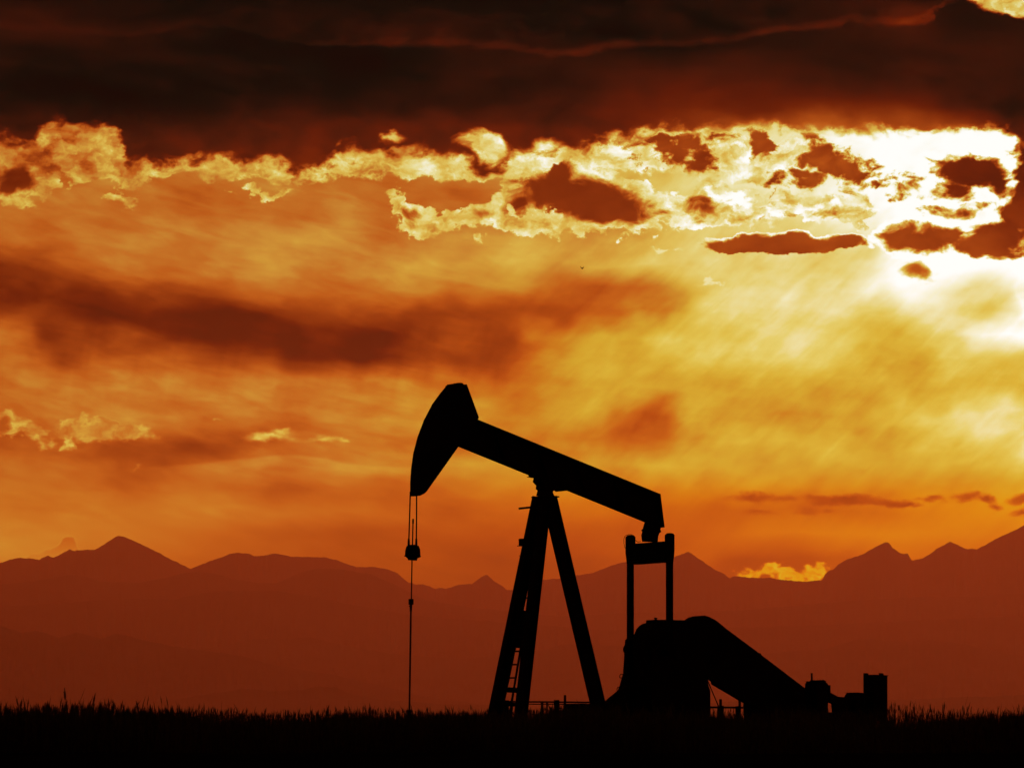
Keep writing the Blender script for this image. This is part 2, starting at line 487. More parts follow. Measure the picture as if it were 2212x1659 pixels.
# ------------------------------------------------------------------ the near cloud deck overhead, casting its shadow on the air below
DECK_Z = 5000.0
dm = bpy.data.materials.new('cloud_deck')
dm.use_nodes = True
nt = dm.node_tree
nt.nodes.clear()
LK = nt.links
geo = nt.nodes.new('ShaderNodeNewGeometry')
dd = vmath('SUBTRACT', geo.outputs['Position'], tuple(CAM))
nn = nt.nodes.new('ShaderNodeVectorMath'); nn.operation = 'NORMALIZE'
LK.new(dd, nn.inputs[0])
setup(nn.outputs[0])
dcol = sky_colour(clamp01(deck_field()))
near = mrange(el, math.radians(9.5), math.radians(20), 1.0, .5)
dsc = nt.nodes.new('ShaderNodeVectorMath'); dsc.operation = 'SCALE'
LK.new(dcol, dsc.inputs[0]); LK.new(near.v, dsc.inputs['Scale'])
em = nt.nodes.new('ShaderNodeEmission')
LK.new(dsc.outputs[0], em.inputs[0])
do = nt.nodes.new('ShaderNodeOutputMaterial')
LK.new(em.outputs[0], do.inputs['Surface'])
dm.cycles.emission_sampling = 'NONE'
DECK_EDGE = DECK_Z / math.tan(math.radians(7.45))
dv, df = [], []
xs_ = np.linspace(-60000, 60000, 61); ysd = np.linspace(-60000, DECK_EDGE, 41)
for k, zt_ in enumerate((0.0, 600.0)):
    for y_ in ysd:
        for x_ in xs_:
            dv.append((x_, y_ - k * 300, DECK_Z + zt_))
nxd, nyd = len(xs_), len(ysd)
for k in range(2):
    o_ = k * nxd * nyd
    for j in range(nyd - 1):
        for i in range(nxd - 1):
            q4 = (o_ + j * nxd + i, o_ + j * nxd + i + 1, o_ + (j + 1) * nxd + i + 1, o_ + (j + 1) * nxd + i)
            df.append(q4 if k else q4[::-1])
o_ = nxd * nyd
for i in range(nxd - 1):
    a_ = (nyd - 1) * nxd + i
    df.append((a_, a_ + 1, o_ + a_ + 1, o_ + a_))
    df.append((i + 1, i, o_ + i, o_ + i + 1))
for j in range(nyd - 1):
    a_ = j * nxd
    df.append((a_, a_ + nxd, o_ + a_ + nxd, o_ + a_))
    a_ = j * nxd + nxd - 1
    df.append((a_ + nxd, a_, o_ + a_, o_ + a_ + nxd))
dme = bpy.data.meshes.new('sky')
dme.from_pydata(dv, [], df)
dme.materials.append(dm)
dob = bpy.data.objects.new('sky', dme)
dob["kind"] = 'structure'
C.objects.link(dob)

# ------------------------------------------------------------------ helpers
def tag(o, label=None, cat=None, group=None, kind=None):
    if label: o["label"] = label
    if cat: o["category"] = cat
    if group: o["group"] = group
    if kind: o["kind"] = kind
    return o


def material(name, col, rough=.6, metal=0.0, var=.3, scale=3.0, bump=.0, spec=.5):
    m = bpy.data.materials.new(name)
    m.use_nodes = True
    t = m.node_tree
    b = t.nodes['Principled BSDF']
    b.inputs['Roughness'].default_value = rough
    b.inputs['Metallic'].default_value = metal
    b.inputs['Specular IOR Level'].default_value = spec
    tcn = t.nodes.new('ShaderNodeTexCoord')
    nz = t.nodes.new('ShaderNodeTexNoise')
    nz.inputs['Scale'].default_value = scale
    nz.inputs['Detail'].default_value = 5
    t.links.new(tcn.outputs['Object'], nz.inputs['Vector'])
    r = t.nodes.new('ShaderNodeValToRGB')
    r.color_ramp.elements[0].position = .3
    r.color_ramp.elements[1].position = .7
    r.color_ramp.elements[0].color = tuple(c * (1 - var) for c in col) + (1,)
    r.color_ramp.elements[1].color = tuple(c * (1 + var) for c in col) + (1,)
    t.links.new(nz.outputs['Fac'], r.inputs[0])
    t.links.new(r.outputs[0], b.inputs['Base Color'])
    if bump:
        bp = t.nodes.new('ShaderNodeBump')
        bp.inputs['Strength'].default_value = bump
        t.links.new(nz.outputs['Fac'], bp.inputs['Height'])
        t.links.new(bp.outputs[0], b.inputs['Normal'])
    return m


M_STEEL = material('weathered_dark_paint', (.030, .026, .022), .62, 0, .35, 2.5, .15, .25)
M_DARK = material('greased_steel', (.022, .020, .018), .55, .3, .3, 6, .1, .25)
M_WIRE = material('wire_rope', (.03, .027, .024), .6, .4, .3, 40, 0, .3)
M_CONC = material('old_concrete', (.12, .11, .10), .95, 0, .25, 1.5, .3, .1)
M_EARTH = material('dark_field_soil', (.035, .028, .020), 1.0, 0, .4, .6, .3, .0)
M_ROCK = material('forested_rock', (.07, .06, .055), 1.0, 0, .4, .0012, .0, .0)


def link_mesh(name, bm, mat, parent=None):
    me = bpy.data.meshes.new(name)
    bmesh.ops.recalc_face_normals(bm, faces=bm.faces[:])
    bm.to_mesh(me)
    bm.free()
    me.materials.append(mat)
    o = bpy.data.objects.new(name, me)
    C.objects.link(o)
    if parent:
        o.parent = parent
    return o


# --- local frame of the pumping unit: x along the beam to the tail, y away (far side), z up
TH = math.radians(27.0)
AX = Vector((math.cos(TH), math.sin(TH), 0))
BX = Vector((math.sin(TH), -math.cos(TH), 0))
O0 = at(1178, HOR, 0.0)
O0.z = 0.0


def loc(px, py, t=0.0):
    """local point on the plane 'lateral offset t' (positive = near side) seen at a photo position"""
    r = ray(px, py)
    lam = (t - (CAM - O0).dot(BX)) / r.dot(BX)
    p = CAM + r * lam - O0
    return Vector((p.dot(AX), -t, p.z))


def prism(bm, pts, t0, t1):
    """outline of (px, py, side) extruded from lateral t0 to t1; side picks the plane that draws the silhouette"""
    sz = []
    for p in pts:
        side = p[2] if len(p) > 2 else 0
        t = t1 if side > 0 else (t0 if side < 0 else (t0 + t1) / 2)
        v = loc(p[0], p[1], t)
        sz.append((v.x, v.z))
    a = [bm.verts.new((x, -t0, z)) for x, z in sz]
    b = [bm.verts.new((x, -t1, z)) for x, z in sz]
    n = len(sz)
    bm.faces.new(a)
    bm.faces.new(b[::-1])
    for i in range(n):
        j = (i + 1) % n
        bm.faces.new((a[j], a[i], b[i], b[j]))


def boxm(bm, c, sx, sy, sz, rot=None, bevel=0.0):
    r = bmesh.ops.create_cube(bm, size=1.0)
    M = Matrix.Translation(c) @ (rot.to_4x4() if rot else Matrix.Identity(4)) @ Matrix.Diagonal((sx, sy, sz, 1))
    bmesh.ops.transform(bm, matrix=M, verts=r['verts'])
    if bevel:
        es = {e for v in r['verts'] for e in v.link_edges}
        bmesh.ops.bevel(bm, geom=list(es), offset=bevel, segments=2, affect='EDGES', profile=.5)


def tube(bm, p0, p1, r0, r1=None, seg=12):
    p0, p1 = Vector(p0), Vector(p1)
    r1 = r0 if r1 is None else r1
    d = p1 - p0
    M = Matrix.Translation((p0 + p1) / 2) @ d.to_track_quat('Z', 'Y').to_matrix().to_4x4()
    bmesh.ops.create_cone(bm, cap_ends=True, segments=seg, radius1=r0, radius2=r1, depth=d.length, matrix=M)


def polytube(bm, pts, r, seg=8):
    for a, b in zip(pts[:-1], pts[1:]):
        tube(bm, a, b, r, r, seg)


def ibeam(bm, p0, p1, w, d, up=Vector((0, 1, 0)), tf=.025):
    """I section member: w = across (flange to flange, in plane), d = flange width"""
    p0, p1 = Vector(p0), Vector(p1)
    z = (p1 - p0).normalized()
    y = (up - z * up.dot(z)).normalized()
    x = y.cross(z)
    R = Matrix((x, y, z)).transposed()
    L_ = (p1 - p0).length
    c = (p0 + p1) / 2
    boxm(bm, c, w - 2 * tf, tf, L_, R)
    boxm(bm, c + x * (w / 2 - tf / 2), tf, d, L_, R)
    boxm(bm, c - x * (w / 2 - tf / 2), tf, d, L_, R)


# ------------------------------------------------------------------ ground
def ground_z(x, y):
    berm = .22 * min(1, max(0, (y + 112) / 22)) ** 1.0
    if y > -38:
        berm = .22 * max(0.0, 1 - (y + 38) / 26)
    cam_dip = -0.9 * max(0.0, min(1, (-98 - y) / 20))
    d = math.hypot((x - 3.5) / 1.35, y - 1.0)
    k = max(0.0, min(1.0, (16 - d) / 8))
    mound = .62 * k * k * (3 - 2 * k)
    und = .03 * math.sin(x * .31 + 1.3) * math.sin(y * .13) + .02 * math.sin(x * .9 + y * .2)
    far = 1 if y < 80 else max(0, 1 - (y - 80) / 100)
    return berm + cam_dip + mound + und * far


def axis(lo, hi, fine_lo, fine_hi, step, grow=1.35):
    a = list(np.arange(fine_lo, fine_hi + step / 2, step))
    s_ = step; v = fine_hi
    while v < hi:
        s_ *= grow; v = min(hi, v + s_); a.append(v)
    s_ = step; v = fine_lo
    while v > lo:
        s_ *= grow; v = max(lo, v - s_); a.insert(0, v)
    return a


xs = axis(-19500, 19500, -26, 30, .8)
ys = axis(-900, 67500, -134, 50, 1.2)
verts = [(x, y, ground_z(x, y)) for y in ys for x in xs]
nx_ = len(xs)
faces = [(j * nx_ + i, j * nx_ + i + 1, (j + 1) * nx_ + i + 1, (j + 1) * nx_ + i) for j in range(len(ys) - 1) for i in range(nx_ - 1)]
me = bpy.data.meshes.new('ground')
me.from_pydata(verts, [], faces)
for p in me.polygons: p.use_smooth = True
me.materials.append(M_EARTH)
g = bpy.data.objects.new('ground', me); C.objects.link(g)
tag(g, kind='structure')

# ------------------------------------------------------------------ mountains
def nz1(x, seed, f0, octs, rough=.55):
    v = 0; a = 1; f = f0; tot = 0
    for o in range(octs):
        i = math.floor(x * f); fr = x * f - i
        def h(k):
            r = math.sin((k * 127.1 + seed * 311.7 + o * 74.7)) * 43758.5453
            return (r - math.floor(r)) * 2 - 1
        u = fr * fr * (3 - 2 * fr)
        v += a * (h(i) * (1 - u) + h(i + 1) * u); tot += a
        a *= rough; f *= 2.03
    return v / tot


def ridge(name, pts, dist, depth, seed, jag=1.5, x0=-700, x1=2912, step=3.0, foot=6.0):
    """terrain range whose crest follows the skyline; slopes fall to the plain in front and behind"""
    pts = [(x0, pts[0][1] + 14)] + pts + [(x1, pts[-1][1] + 10)]
    px = np.arange(x0, x1 + 1, step)
    cy = np.interp(px, [p[0] for p in pts], [p[1] for p in pts])
    V = []; n = len(px)
    vs = [-1.0, -.85, -.7, -.58, -.46, -.36, -.27, -.19, -.12, -.06, -.025, 0, .1, .3, .65, 1.0]
    for v in vs:
        for i, (a, c) in enumerate(zip(px, cy)):
            c2 = c + jag * .8 * nz1(a, seed, .035, 3, .6) + jag * .75 * nz1(a, seed + 3, .11, 3, .75)
            spur = nz1(a, seed + 5, .011, 4, .6)
            yy = dist + v * depth + (spur * depth * .10 if v < 0 else 0) * min(1, -v * 4 if v < 0 else 1)
            crest = at(a, c2, dist)
            k = (1 - abs(v)) ** (1.15 if v < 0 else 1.6)
            rough_ = 1 + (.16 * nz1(a + v * 90, seed + 9, .02, 4, .6) * min(1, abs(v) * 5) * (1 - abs(v)))
            z = max(-foot, crest.z * k * rough_ * (1 - .10 * min(1, abs(v) * 6)) if v else crest.z)
            V.append((crest.x * (yy - CAM.y) / (dist - CAM.y), yy, z if abs(v) < 1 else -foot * .1))
    F = [(j * n + i, j * n + i + 1, (j + 1) * n + i + 1, (j + 1) * n + i) for j in range(len(vs) - 1) for i in range(n - 1)]
    me = bpy.data.meshes.new(name)
    me.from_pydata(V, [], F)
    me.materials.append(M_ROCK)
    o = bpy.data.objects.new(name, me); C.objects.link(o)
    tag(o, kind='structure')
    return o


RA = [(0,1215),(30,1208),(45,1204),(85,1208),(103,1200),(115,1204),(150,1186),(160,1189),(182,1187),(206,1187),(225,1176),(250,1158),(258,1156),(268,1158),(301,1173),(360,1203),(411,1228),(425,1222),(452,1213),(475,1206),(495,1197),(514,1192),(539,1196),(547,1202),(587,1196),(610,1198),(632,1203),(645,1201),(692,1203),(723,1208),(768,1224),(800,1225),(838,1230),(858,1238),(872,1250),(883,1259),(890,1258),(898,1264),(913,1262),(928,1267),(941,1273),(948,1270),(963,1271),(990,1264),(1019,1261),(1030,1253),(1049,1241),(1056,1245),(1069,1256),(1085,1266),(1094,1274),(1110,1273),(1130,1262),(1171,1252),(1207,1250),(1245,1242),(1280,1237),(1300,1230),(1326,1219),(1351,1214),(1400,1206),(1458,1204),(1470,1198),(1487,1193),(1497,1198),(1526,1218),(1550,1233),(1566,1241),(1576,1249),(1588,1244),(1619,1248),(1666,1248),(1705,1253),(1737,1256),(1777,1253),(1780,1244),(1784,1238),(1789,1233),(1800,1229),(1811,1218),(1831,1208),(1863,1197),(1880,1187),(1901,1176),(1912,1171),(1920,1171),(1928,1183),(1945,1196),(1960,1196),(1965,1203),(1969,1210),(1980,1208),(1996,1204),(2010,1194),(2024,1184),(2040,1176),(2053,1169),(2066,1175),(2085,1186),(2110,1187),(2130,1176),(2150,1163),(2182,1149),(2212,1134),(2300,1110),(2420,1150),(2600,1130)]
RB = [(0,1262),(75,1255),(110,1248),(150,1241),(190,1246),(221,1256),(301,1258),(351,1249),(400,1237),(431,1234),(460,1238),(502,1250),(560,1258),(592,1260),(620,1250),(642,1240),(682,1227),(743,1230),(803,1241),(860,1266),(920,1296),(1020,1312),(1200,1330),(1400,1322),(1600,1318),(1800,1300),(1950,1290),(2100,1288),(2212,1280)]
RC = [(0,1310),(160,1300),(300,1292),(380,1294),(450,1278),(520,1275),(600,1276),(660,1284),(760,1305),(900,1330),(1300,1360),(1700,1352),(2212,1330)]
RE = [(0,1420),(300,1405),(420,1402),(477,1396),(520,1385),(542,1380),(600,1379),(672,1377),(720,1388),(760,1396),(840,1410),(950,1420),(1060,1418),(1163,1406),(1205,1395),(1227,1390),(1275,1390),(1335,1395),(1450,1412),(1560,1424),(1651,1412),(1692,1407),(1735,1404),(1770,1404),(1804,1394),(1843,1382),(1872,1380),(1943,1386),(2000,1382),(2070,1388),(2130,1402),(2212,1418)]
RD = [(-60,1340),(0,1351),(20,1358),(50,1366),(75,1362),(100,1368),(125,1377),(145,1373),(166,1366),(190,1372),(216,1379),(240,1372),(256,1369),(280,1374),(301,1381),(371,1395),(452,1406),(527,1418),(592,1436),(680,1450),(780,1470),(900,1500),(1100,1530),(1500,1545),(2212,1540)]
RF = [(0,1530),(300,1520),(440,1500),(522,1487),(600,1492),(650,1490),(692,1482),(725,1484),(753,1496),(820,1510),(950,1520),(1200,1525),(1500,1520),(1700,1508),(1900,1512),(2212,1500)]
ridge('mountains', RA, 62000, 5500, 1, 2.2)
ridge('mountains', RB, 54500, 4500, 2, 1.6)
ridge('mountains', RC, 50000, 4000, 3, 1.8)
ridge('foothills', RE, 45000, 4500, 4, 1.6)
ridge('foothills', RD, 40000, 3500, 5, 1.8)
ridge('foothills', RF, 36000, 3000, 6, 1.8)

# ------------------------------------------------------------------ pumping unit
unit = bpy.data.objects.new('pumpjack', None)
unit.location = O0
unit.rotation_euler = (0, 0, TH)
C.objects.link(unit)
tag(unit, 'large black oil pumpjack silhouetted against the sunset, horse head raised at left', 'pumpjack')
SKZ = .86                                          # top of the skid

# walking beam (plate girder: web and two flanges)
bm = bmesh.new()
R_, L_ = 1, -1
prism(bm, [(1000,893,R_),(1427,1067,R_),(1436,1139,R_),(1425,1139,0),(1392,1128,L_),(972,957,L_)], -.05, .05)
ta, tb = loc(1006, 895.5, .19), loc(1427, 1067.3, .19)
ba, bb = loc(985, 963.2, -.19), loc(1393, 1128.0, -.19)
for p, q_, sgn in ((ta, tb, -1), (ba, bb, 1)):
    d = (q_ - p); d.y = 0
    nrm = Vector((-d.z, 0, d.x)).normalized() * sgn
    a0 = Vector((p.x, 0, p.z)) + nrm * .022
    a1 = Vector((q_.x, 0, q_.z)) + nrm * .022
    zz = (a1 - a0).normalized(); yv = Vector((0, 1, 0)); xv = yv.cross(zz)
    boxm(bm, (a0 + a1) / 2, .044, .38, (a1 - a0).length, Matrix((xv, yv, zz)).transposed())
prism(bm, [(1422,1066,R_),(1427,1067.4,R_),(1436,1139,R_),(1430,1139,R_)], -.19, .19)
for f in (.2, .42, .62, .82):                      # web stiffeners
    a = loc(1000 + 427 * f, 893 + 174 * f + 6, 0); b = loc(985 + 407 * f, 963 + 165 * f - 6, 0)
    boxm(bm, (a + b) / 2, .03, .30, (a - b).length * .96, Matrix.Rotation(-.39, 3, 'Y'))
link_mesh('walking_beam', bm, M_STEEL, unit)

HEAD = [(886,1072,L_),(900,1071.5,0),(909,1070,R_),(917,1066,R_),(921.5,1062,R_),(990,965.5,R_),(1033,906,R_),(1034.5,901.7,R_),(1033,897,R_),
        (1008.5,830,R_),(995,831.5,0),(970,832.5,0),(962,836.4,L_),(952,848,L_),(934,872.5,L_),(915.4,908,L_),(901.6,944.6,L_),(892.4,980,L_),(887.8,1013.6,L_),(885.8,1044,L_)]
bm = bmesh.new()
prism(bm, HEAD, -.21, .21)
head = link_mesh('horse_head', bm, M_STEEL, unit)
bm = bmesh.new()
prism(bm, [(970.5,834),(971,830),(984,828.6),(985,827.6),(993,828),(995.5,831),(995.5,834)], -.16, .16)
link_mesh('cable_bracket', bm, M_STEEL, head)
bm = bmesh.new()
for a in ((1017, 890),):
    pa = loc(*a, 0)
    tube(bm, pa + Vector((0, -.22, 0)), pa + Vector((0, .22, 0)), .05, .05, 12)
link_mesh('hinge_pin', bm, M_DARK, head)

# bridle, carrier bar, polished rod
for t, (x0, x1) in ((-.19, (886.3, 883.0)), (.19, (900.0, 899.3))):
    bm = bmesh.new()
    polytube(bm, [loc(x0, 1062, t), loc((x0 + x1) / 2 + .2, 1116, t), loc(x1, 1170, t)], .019, 8)
    cb = link_mesh('bridle_cable', bm, M_WIRE, unit)
    bm = bmesh.new()
    tube(bm, loc(x1, 1163.5, t), loc(x1 - .1, 1182, t), .026, .034, 12)
    link_mesh('cable_socket', bm, M_DARK, cb)
bm = bmesh.new()
prism(bm, [(878.6,1183,0),(880.5,1178.5,0),(886,1178.5),(887,1176.3),(895,1176.3),(896,1178.5),(902.5,1178.5),(906,1187),(906.6,1200),(908,1202),(906,1203.5),(900,1206),(899,1210.5),(883,1209.5),(882.5,1206),(877.5,1202),(874.6,1201),(876.5,1198),(877,1190)], -.05, .05)
boxm(bm, loc(891.3, 1193, 0), .16, .42, .20, bevel=.02)
link_mesh('carrier_bar', bm, M_DARK, unit)
bm = bmesh.new()
polytube(bm, [loc(892.3, 1121, 0), loc(891, 1180, 0), loc(890, 1210, 0), loc(888.6, 1296, 0), loc(884.4, 1532, 0)], .017, 10)
tube(bm, loc(892.4, 1120.5, 0), loc(892.1, 1131, 0), .024, .024, 10)
tube(bm, loc(887.6, 1318, 0), loc(884.4, 1534, 0), .024, .024, 10)
rod = link_mesh('polished_rod', bm, M_DARK, unit)
bm = bmesh.new()
boxm(bm, loc(887.9, 1299.5, 0), .11, .10, .15, bevel=.012)
tube(bm, loc(884, 1297.5, 0), loc(892, 1297.5, 0), .02, .02)
tube(bm, loc(884, 1303.5, 0), loc(892, 1302.5, 0), .02, .02)
tube(bm, loc(887.8, 1306, 0), loc(887.5, 1320, 0), .036, .03)
tube(bm, loc(883.8, 1309, 0), loc(888, 1309, 0), .014, .014)
link_mesh('rod_clamp', bm, M_DARK, rod)

# centre bearing and samson post
bm = bmesh.new()
prism(bm, [(1138,1020,0),(1141,1026,L_),(1142,1029,L_),(1146,1029.5,0),(1152.5,1033,L_),(1150.6,1041,L_),(1158,1049,L_),(1157,1056,L_),(1161,1059.6,L_),(1158,1071,L_),(1198,1071,R_),(1194.5,1064,R_),(1196,1059.5,R_),
           (1206,1057,R_),(1213,1056.6,R_),(1219,1060.5,R_),(1224,1060,R_),(1222,1050,0)], -.24, .24)
cb = link_mesh('centre_bearing', bm, M_DARK, unit)
bm = bmesh.new()
c = loc(1178, 1073.5, 0)
boxm(bm, c, .50, .66, .035, bevel=.006)
boxm(bm, c + Vector((0, 0, -.10)), .34, .46, .18)
link_mesh('post_cap', bm, M_STEEL, unit)
LEGS = [((1165.5, 1074, -.15), (1068.5, 1545, -.77), .30), ((1177.5, 1074, .15), (1124.5, 1548, .77), .26), ((1186.5, 1074, 0), (1297.5, 1545, 0), .325)]
for (a, b, w) in LEGS:
    bm = bmesh.new()
    p0, p1 = loc(*a), loc(*b)
    p2 = p1 + (p1 - p0) * ((p1.z - SKZ) / (p0.z - p1.z))
    ibeam(bm, p0, p2, w, .27)
    lg = link_mesh('post_leg', bm, M_STEEL, unit)
    bm = bmesh.new()
    boxm(bm, p2 + Vector((0, 0, .02)), .62, .5, .05)
    link_mesh('foot_plate', bm, M_STEEL, lg)
# bracing between the two front legs
bm = bmesh.new()
f1 = lambda f, j: loc(LEGS[j][0][0] * (1 - f) + LEGS[j][1][0] * f, LEGS[j][0][1] * (1 - f) + LEGS[j][1][1] * f, LEGS[j][0][2] * (1 - f) + LEGS[j][1][2] * f)
vts = [bm.verts.new(f1(.52, 0)), bm.verts.new(f1(.52, 1)), bm.verts.new(f1(.688, 1)), bm.verts.new(f1(.688, 0))]
fc = bm.faces.new(vts)
r = bmesh.ops.extrude_face_region(bm, geom=[fc])
bmesh.ops.translate(bm, vec=(.02, 0, 0), verts=[v for v in r['geom'] if isinstance(v, bmesh.types.BMVert)])
link_mesh('gusset_plate', bm, M_STEEL, unit)
for f_, r_ in ((.88, .07), (.945, .05)):
    bm = bmesh.new()
    tube(bm, f1(f_, 0), f1(f_, 1), r_, r_)
    link_mesh('cross_brace', bm, M_STEEL, unit)
# ladder up the front legs
bm = bmesh.new()
ra, rb = loc(1163, 1172, .22), loc(1098.5, 1557, .30)
off = Vector((0, .46, 0))
tube(bm, ra, rb, .030); tube(bm, ra + off, rb + off, .030)
ladder = link_mesh('ladder', bm, M_STEEL, unit)
n = 13
for i in range(n):
    bm = bmesh.new()
    f = (1550 - 28.7 * i - 1172) / 385.0
    p = ra.lerp(rb, f)
    tube(bm, p, p + off, .022, .022, 8)
    link_mesh('rung', bm, M_STEEL, ladder)
bm = bmesh.new()
pa, pb = loc(1121.5, 1098.3, -.1), loc(1160, 1094.2, -.1)
d = (pb - pa)
boxm(bm, (pa + pb) / 2, d.length, .07, .055, Matrix.Rotation(-math.atan2(d.z, d.x), 3, 'Y'))
link_mesh('brake_bracket', bm, M_STEEL, unit)
bm = bmesh.new()
boxm(bm, loc(1130, 1171.5, -.2), .17, .20, .20, bevel=.012)
for yy, w in ((1166, .05), (1170, .03), (1176.5, .04), (1179, .09)):
    p = loc(1126, yy, -.2)
    tube(bm, p, p + Vector((-w - .03, 0, 0)), .010, .010, 6)
link_mesh('junction_box', bm, M_DARK, unit)
bm = bmesh.new()
p = loc(1127, 1201, -.3); tube(bm, p + Vector((.04, 0, 0)), p + Vector((-.08, 0, .01)), .012, .008, 6)
link_mesh('bolt', bm, M_DARK, unit)

# equaliser, tail bearing and pitman arms
bm = bmesh.new()
prism(bm, [(1390,1122,0),(1392.3,1128,L_),(1388.4,1142,L_),(1385.6,1144,L_),(1385.6,1146.8,L_),(1387.3,1148,L_),(1385,1156,L_),(1387,1170,L_),(1421,1170,R_),(1422,1158.7,R_),(1424.6,1151,R_),(1428.6,1149,R_),(1426.7,1143,R_),(1428,1138,R_),(1424,1128,0)], -.14, .14)
link_mesh('tail_bearing', bm, M_DARK, unit)
bm = bmesh.new()
ce = loc(1404, 1190, 0)
W = 1.02
h_ = .26
pr = [(-W, .22), (W, .22), (W, -.20), (W - .09, -.33), (-W + .09, -.33), (-W, -.20)]
a = [bm.verts.new((ce.x - .13, -t, ce.z + z)) for t, z in pr]
b = [bm.verts.new((ce.x + .13, -t, ce.z + z)) for t, z in pr]
bm.faces.new(a); bm.faces.new(b[::-1])
for i in range(len(pr)):
    j = (i + 1) % len(pr)
    bm.faces.new((a[i], a[j], b[j], b[i]))
link_mesh('equalizer_bar', bm, M_STEEL, unit)
WR = loc(1404, 1405, 0)
for t, xl, xr, ytop, ybot in ((-1.13, 1353.0, 1370.3, 1156, 1402), (1.13, 1437.9, 1454.8, 1151.5, 1402)):
    xm = (xl + xr) / 2
    bm = bmesh.new()
    pb = loc(xm, ybot, t)
    pt = loc(xm, ytop + 50, t)
    ibeam(bm, pt, pb, .150, .13, tf=.02)
    pa_ = link_mesh('pitman_arm', bm, M_STEEL, unit)
    bm = bmesh.new()
    l, r_ = xl - 2.0, xr + 2.4
    prism(bm, [(l,ytop+4,L_),(l+4.5,ytop,L_),(r_-3,ytop+.5,R_),(r_,ytop+4,R_),(r_,ytop+38,R_),(l,ytop+38,L_)], -.09 + t, .09 + t)
    prism(bm, [(l,ytop+38,L_),(l+6.3,ytop+38,0),(l+7.5,ytop+49,0),(l+7.5,ytop+53,0),(l+2.2,ytop+56,L_)], -.03 + t, .03 + t)
    prism(bm, [(r_-6.2,ytop+38,0),(r_,ytop+38,R_),(r_-1.6,ytop+56,R_),(r_-8.0,ytop+53,0),(r_-8,ytop+49,0)], -.03 + t, .03 + t)
    prism(bm, [(l+2.2,ytop+52,L_),(r_-2,ytop+52,R_),(r_-2.2,ytop+62,R_),(l+2.4,ytop+62,L_)], -.09 + t, .09 + t)
    link_mesh('pitman_yoke', bm, M_STEEL, pa_)
    bm = bmesh.new()
    tube(bm, pb + Vector((0, -.14, 0)), pb + Vector((0, .14, 0)), .15, .15, 20)
    link_mesh('wrist_pin', bm, M_DARK, pa_)
bm = bmesh.new()
lp = [(1352,1186),(1349.4,1181),(1347.8,1173),(1347.6,1165),(1349.2,1159),(1352.6,1155.8),(1358,1154.4),(1363,1154.4),(1370,1157)]
polytube(bm, [loc(x, y, -1.22) for x, y in lp], .008, 6)
link_mesh('grease_line', bm, M_WIRE, unit)
bm = bmesh.new()
lp = [(1371,1164),(1374,1168),(1378,1170.5),(1384,1169.5)]
polytube(bm, [loc(x, y, -1.0) for x, y in lp], .008, 6)
link_mesh('grease_line', bm, M_WIRE, unit)

# gear reducer
bm = bmesh.new()
prism(bm, [(1366,1400,L_),(1369,1372,L_),(1374.6,1358.6,L_),(1381.3,1351,L_),(1388,1347,L_),(1395,1345,L_),(1480,1345,R_),(1492,1356,R_),(1500,1380,R_),(1502,1480,R_),(1372,1480,L_)], -.42, .42)
gear = link_mesh('gear_reducer', bm, M_STEEL, unit)
bm = bmesh.new()
prism(bm, [(1395.3,1346,L_),(1396,1339.2,L_),(1478,1339.2,R_),(1479,1346,R_)], -.30, .30)
p = loc(1416.4, 1339.5, 0)
tube(bm, p, p + Vector((0, 0, .045)), .03, .03); tube(bm, p + Vector((0, 0, .04)), p + Vector((0, 0, .07)), .05, .045)
link_mesh('inspection_cover', bm, M_STEEL, gear)
bm = bmesh.new()
prism(bm, [(1380,1480,L_),(1494,1480,R_),(1512,1548,R_),(1362,1548,L_)], -.55, .55)
link_mesh('reducer_pedestal', bm, M_STEEL, unit)
# cranks with counterweights, hanging down
teeth = []
for i in range(26):
    y = 1404 + i * 2.0
    xe = 1348.7 + (1346 - 1348.7) * (y - 1404) / 42
    teeth.append((xe + (0.9 if i % 2 else -.4), y, L_))
CR1 = [(1372,1376,L_),(1354,1378.5,L_),(1350.3,1382,L_),(1348.9,1402,L_)] + teeth + [(1345.0,1457,L_),(1342.8,1464,L_),(1337.8,1482.4,L_),(1333.5,1493,L_),(1330,1530,L_),(1345,1560,L_),(1450,1560,R_),(1466,1530,R_),(1470,1480,R_),(1462,1400,R_),(1440,1378,R_)]
CR2 = [(1450,1376,L_),(1424,1385,L_),(1408,1404,L_),(1404,1450,L_),(1398,1490,L_),(1398,1530,L_),(1412,1560,L_),(1522,1560,R_),(1534.6,1545,R_),(1534.6,1492.4,R_),(1530.5,1480,R_),(1527,1466.5,R_),(1526,1420,R_),(1505,1385,R_),(1480,1376,R_)]
for t, outl, eyes in ((-.80, CR1, ((1340.8, 1459.5), (1335, 1487.5))), (.80, CR2, ())):
    cx = (1404 if t < 0 else 1462)
    bm = bmesh.new()
    prism(bm, [(cx-18,1372,0),(cx+18,1372,0),(cx+24,1400,0),(cx+20,1552,0),(cx-20,1552,0),(cx-24,1400,0)], t - .06, t + .06)
    cp = loc(cx, 1412, t)
    tube(bm, cp + Vector((0, -.16, 0)), cp + Vector((0, .16, 0)), .17, .17, 20)
    ck = link_mesh('crank_arm', bm, M_STEEL, unit)
    bm = bmesh.new()
    prism(bm, outl, t - .13, t + .13)
    link_mesh('counterweight', bm, M_STEEL, ck)
    for ex, ey in eyes:
        bm = bmesh.new()
        e = [(ex - 2.0, ey + 4), (ex - 2.2, ey - .5), (ex - .2, ey - 3.8), (ex + 7, ey - 4.2), (ex + 7, ey + 4), (ex - 2.0, ey + 4)]
        polytube(bm, [loc(x, y, t - .1) for x, y in e], .011, 6)
        link_mesh('lifting_eye', bm, M_DARK, ck)
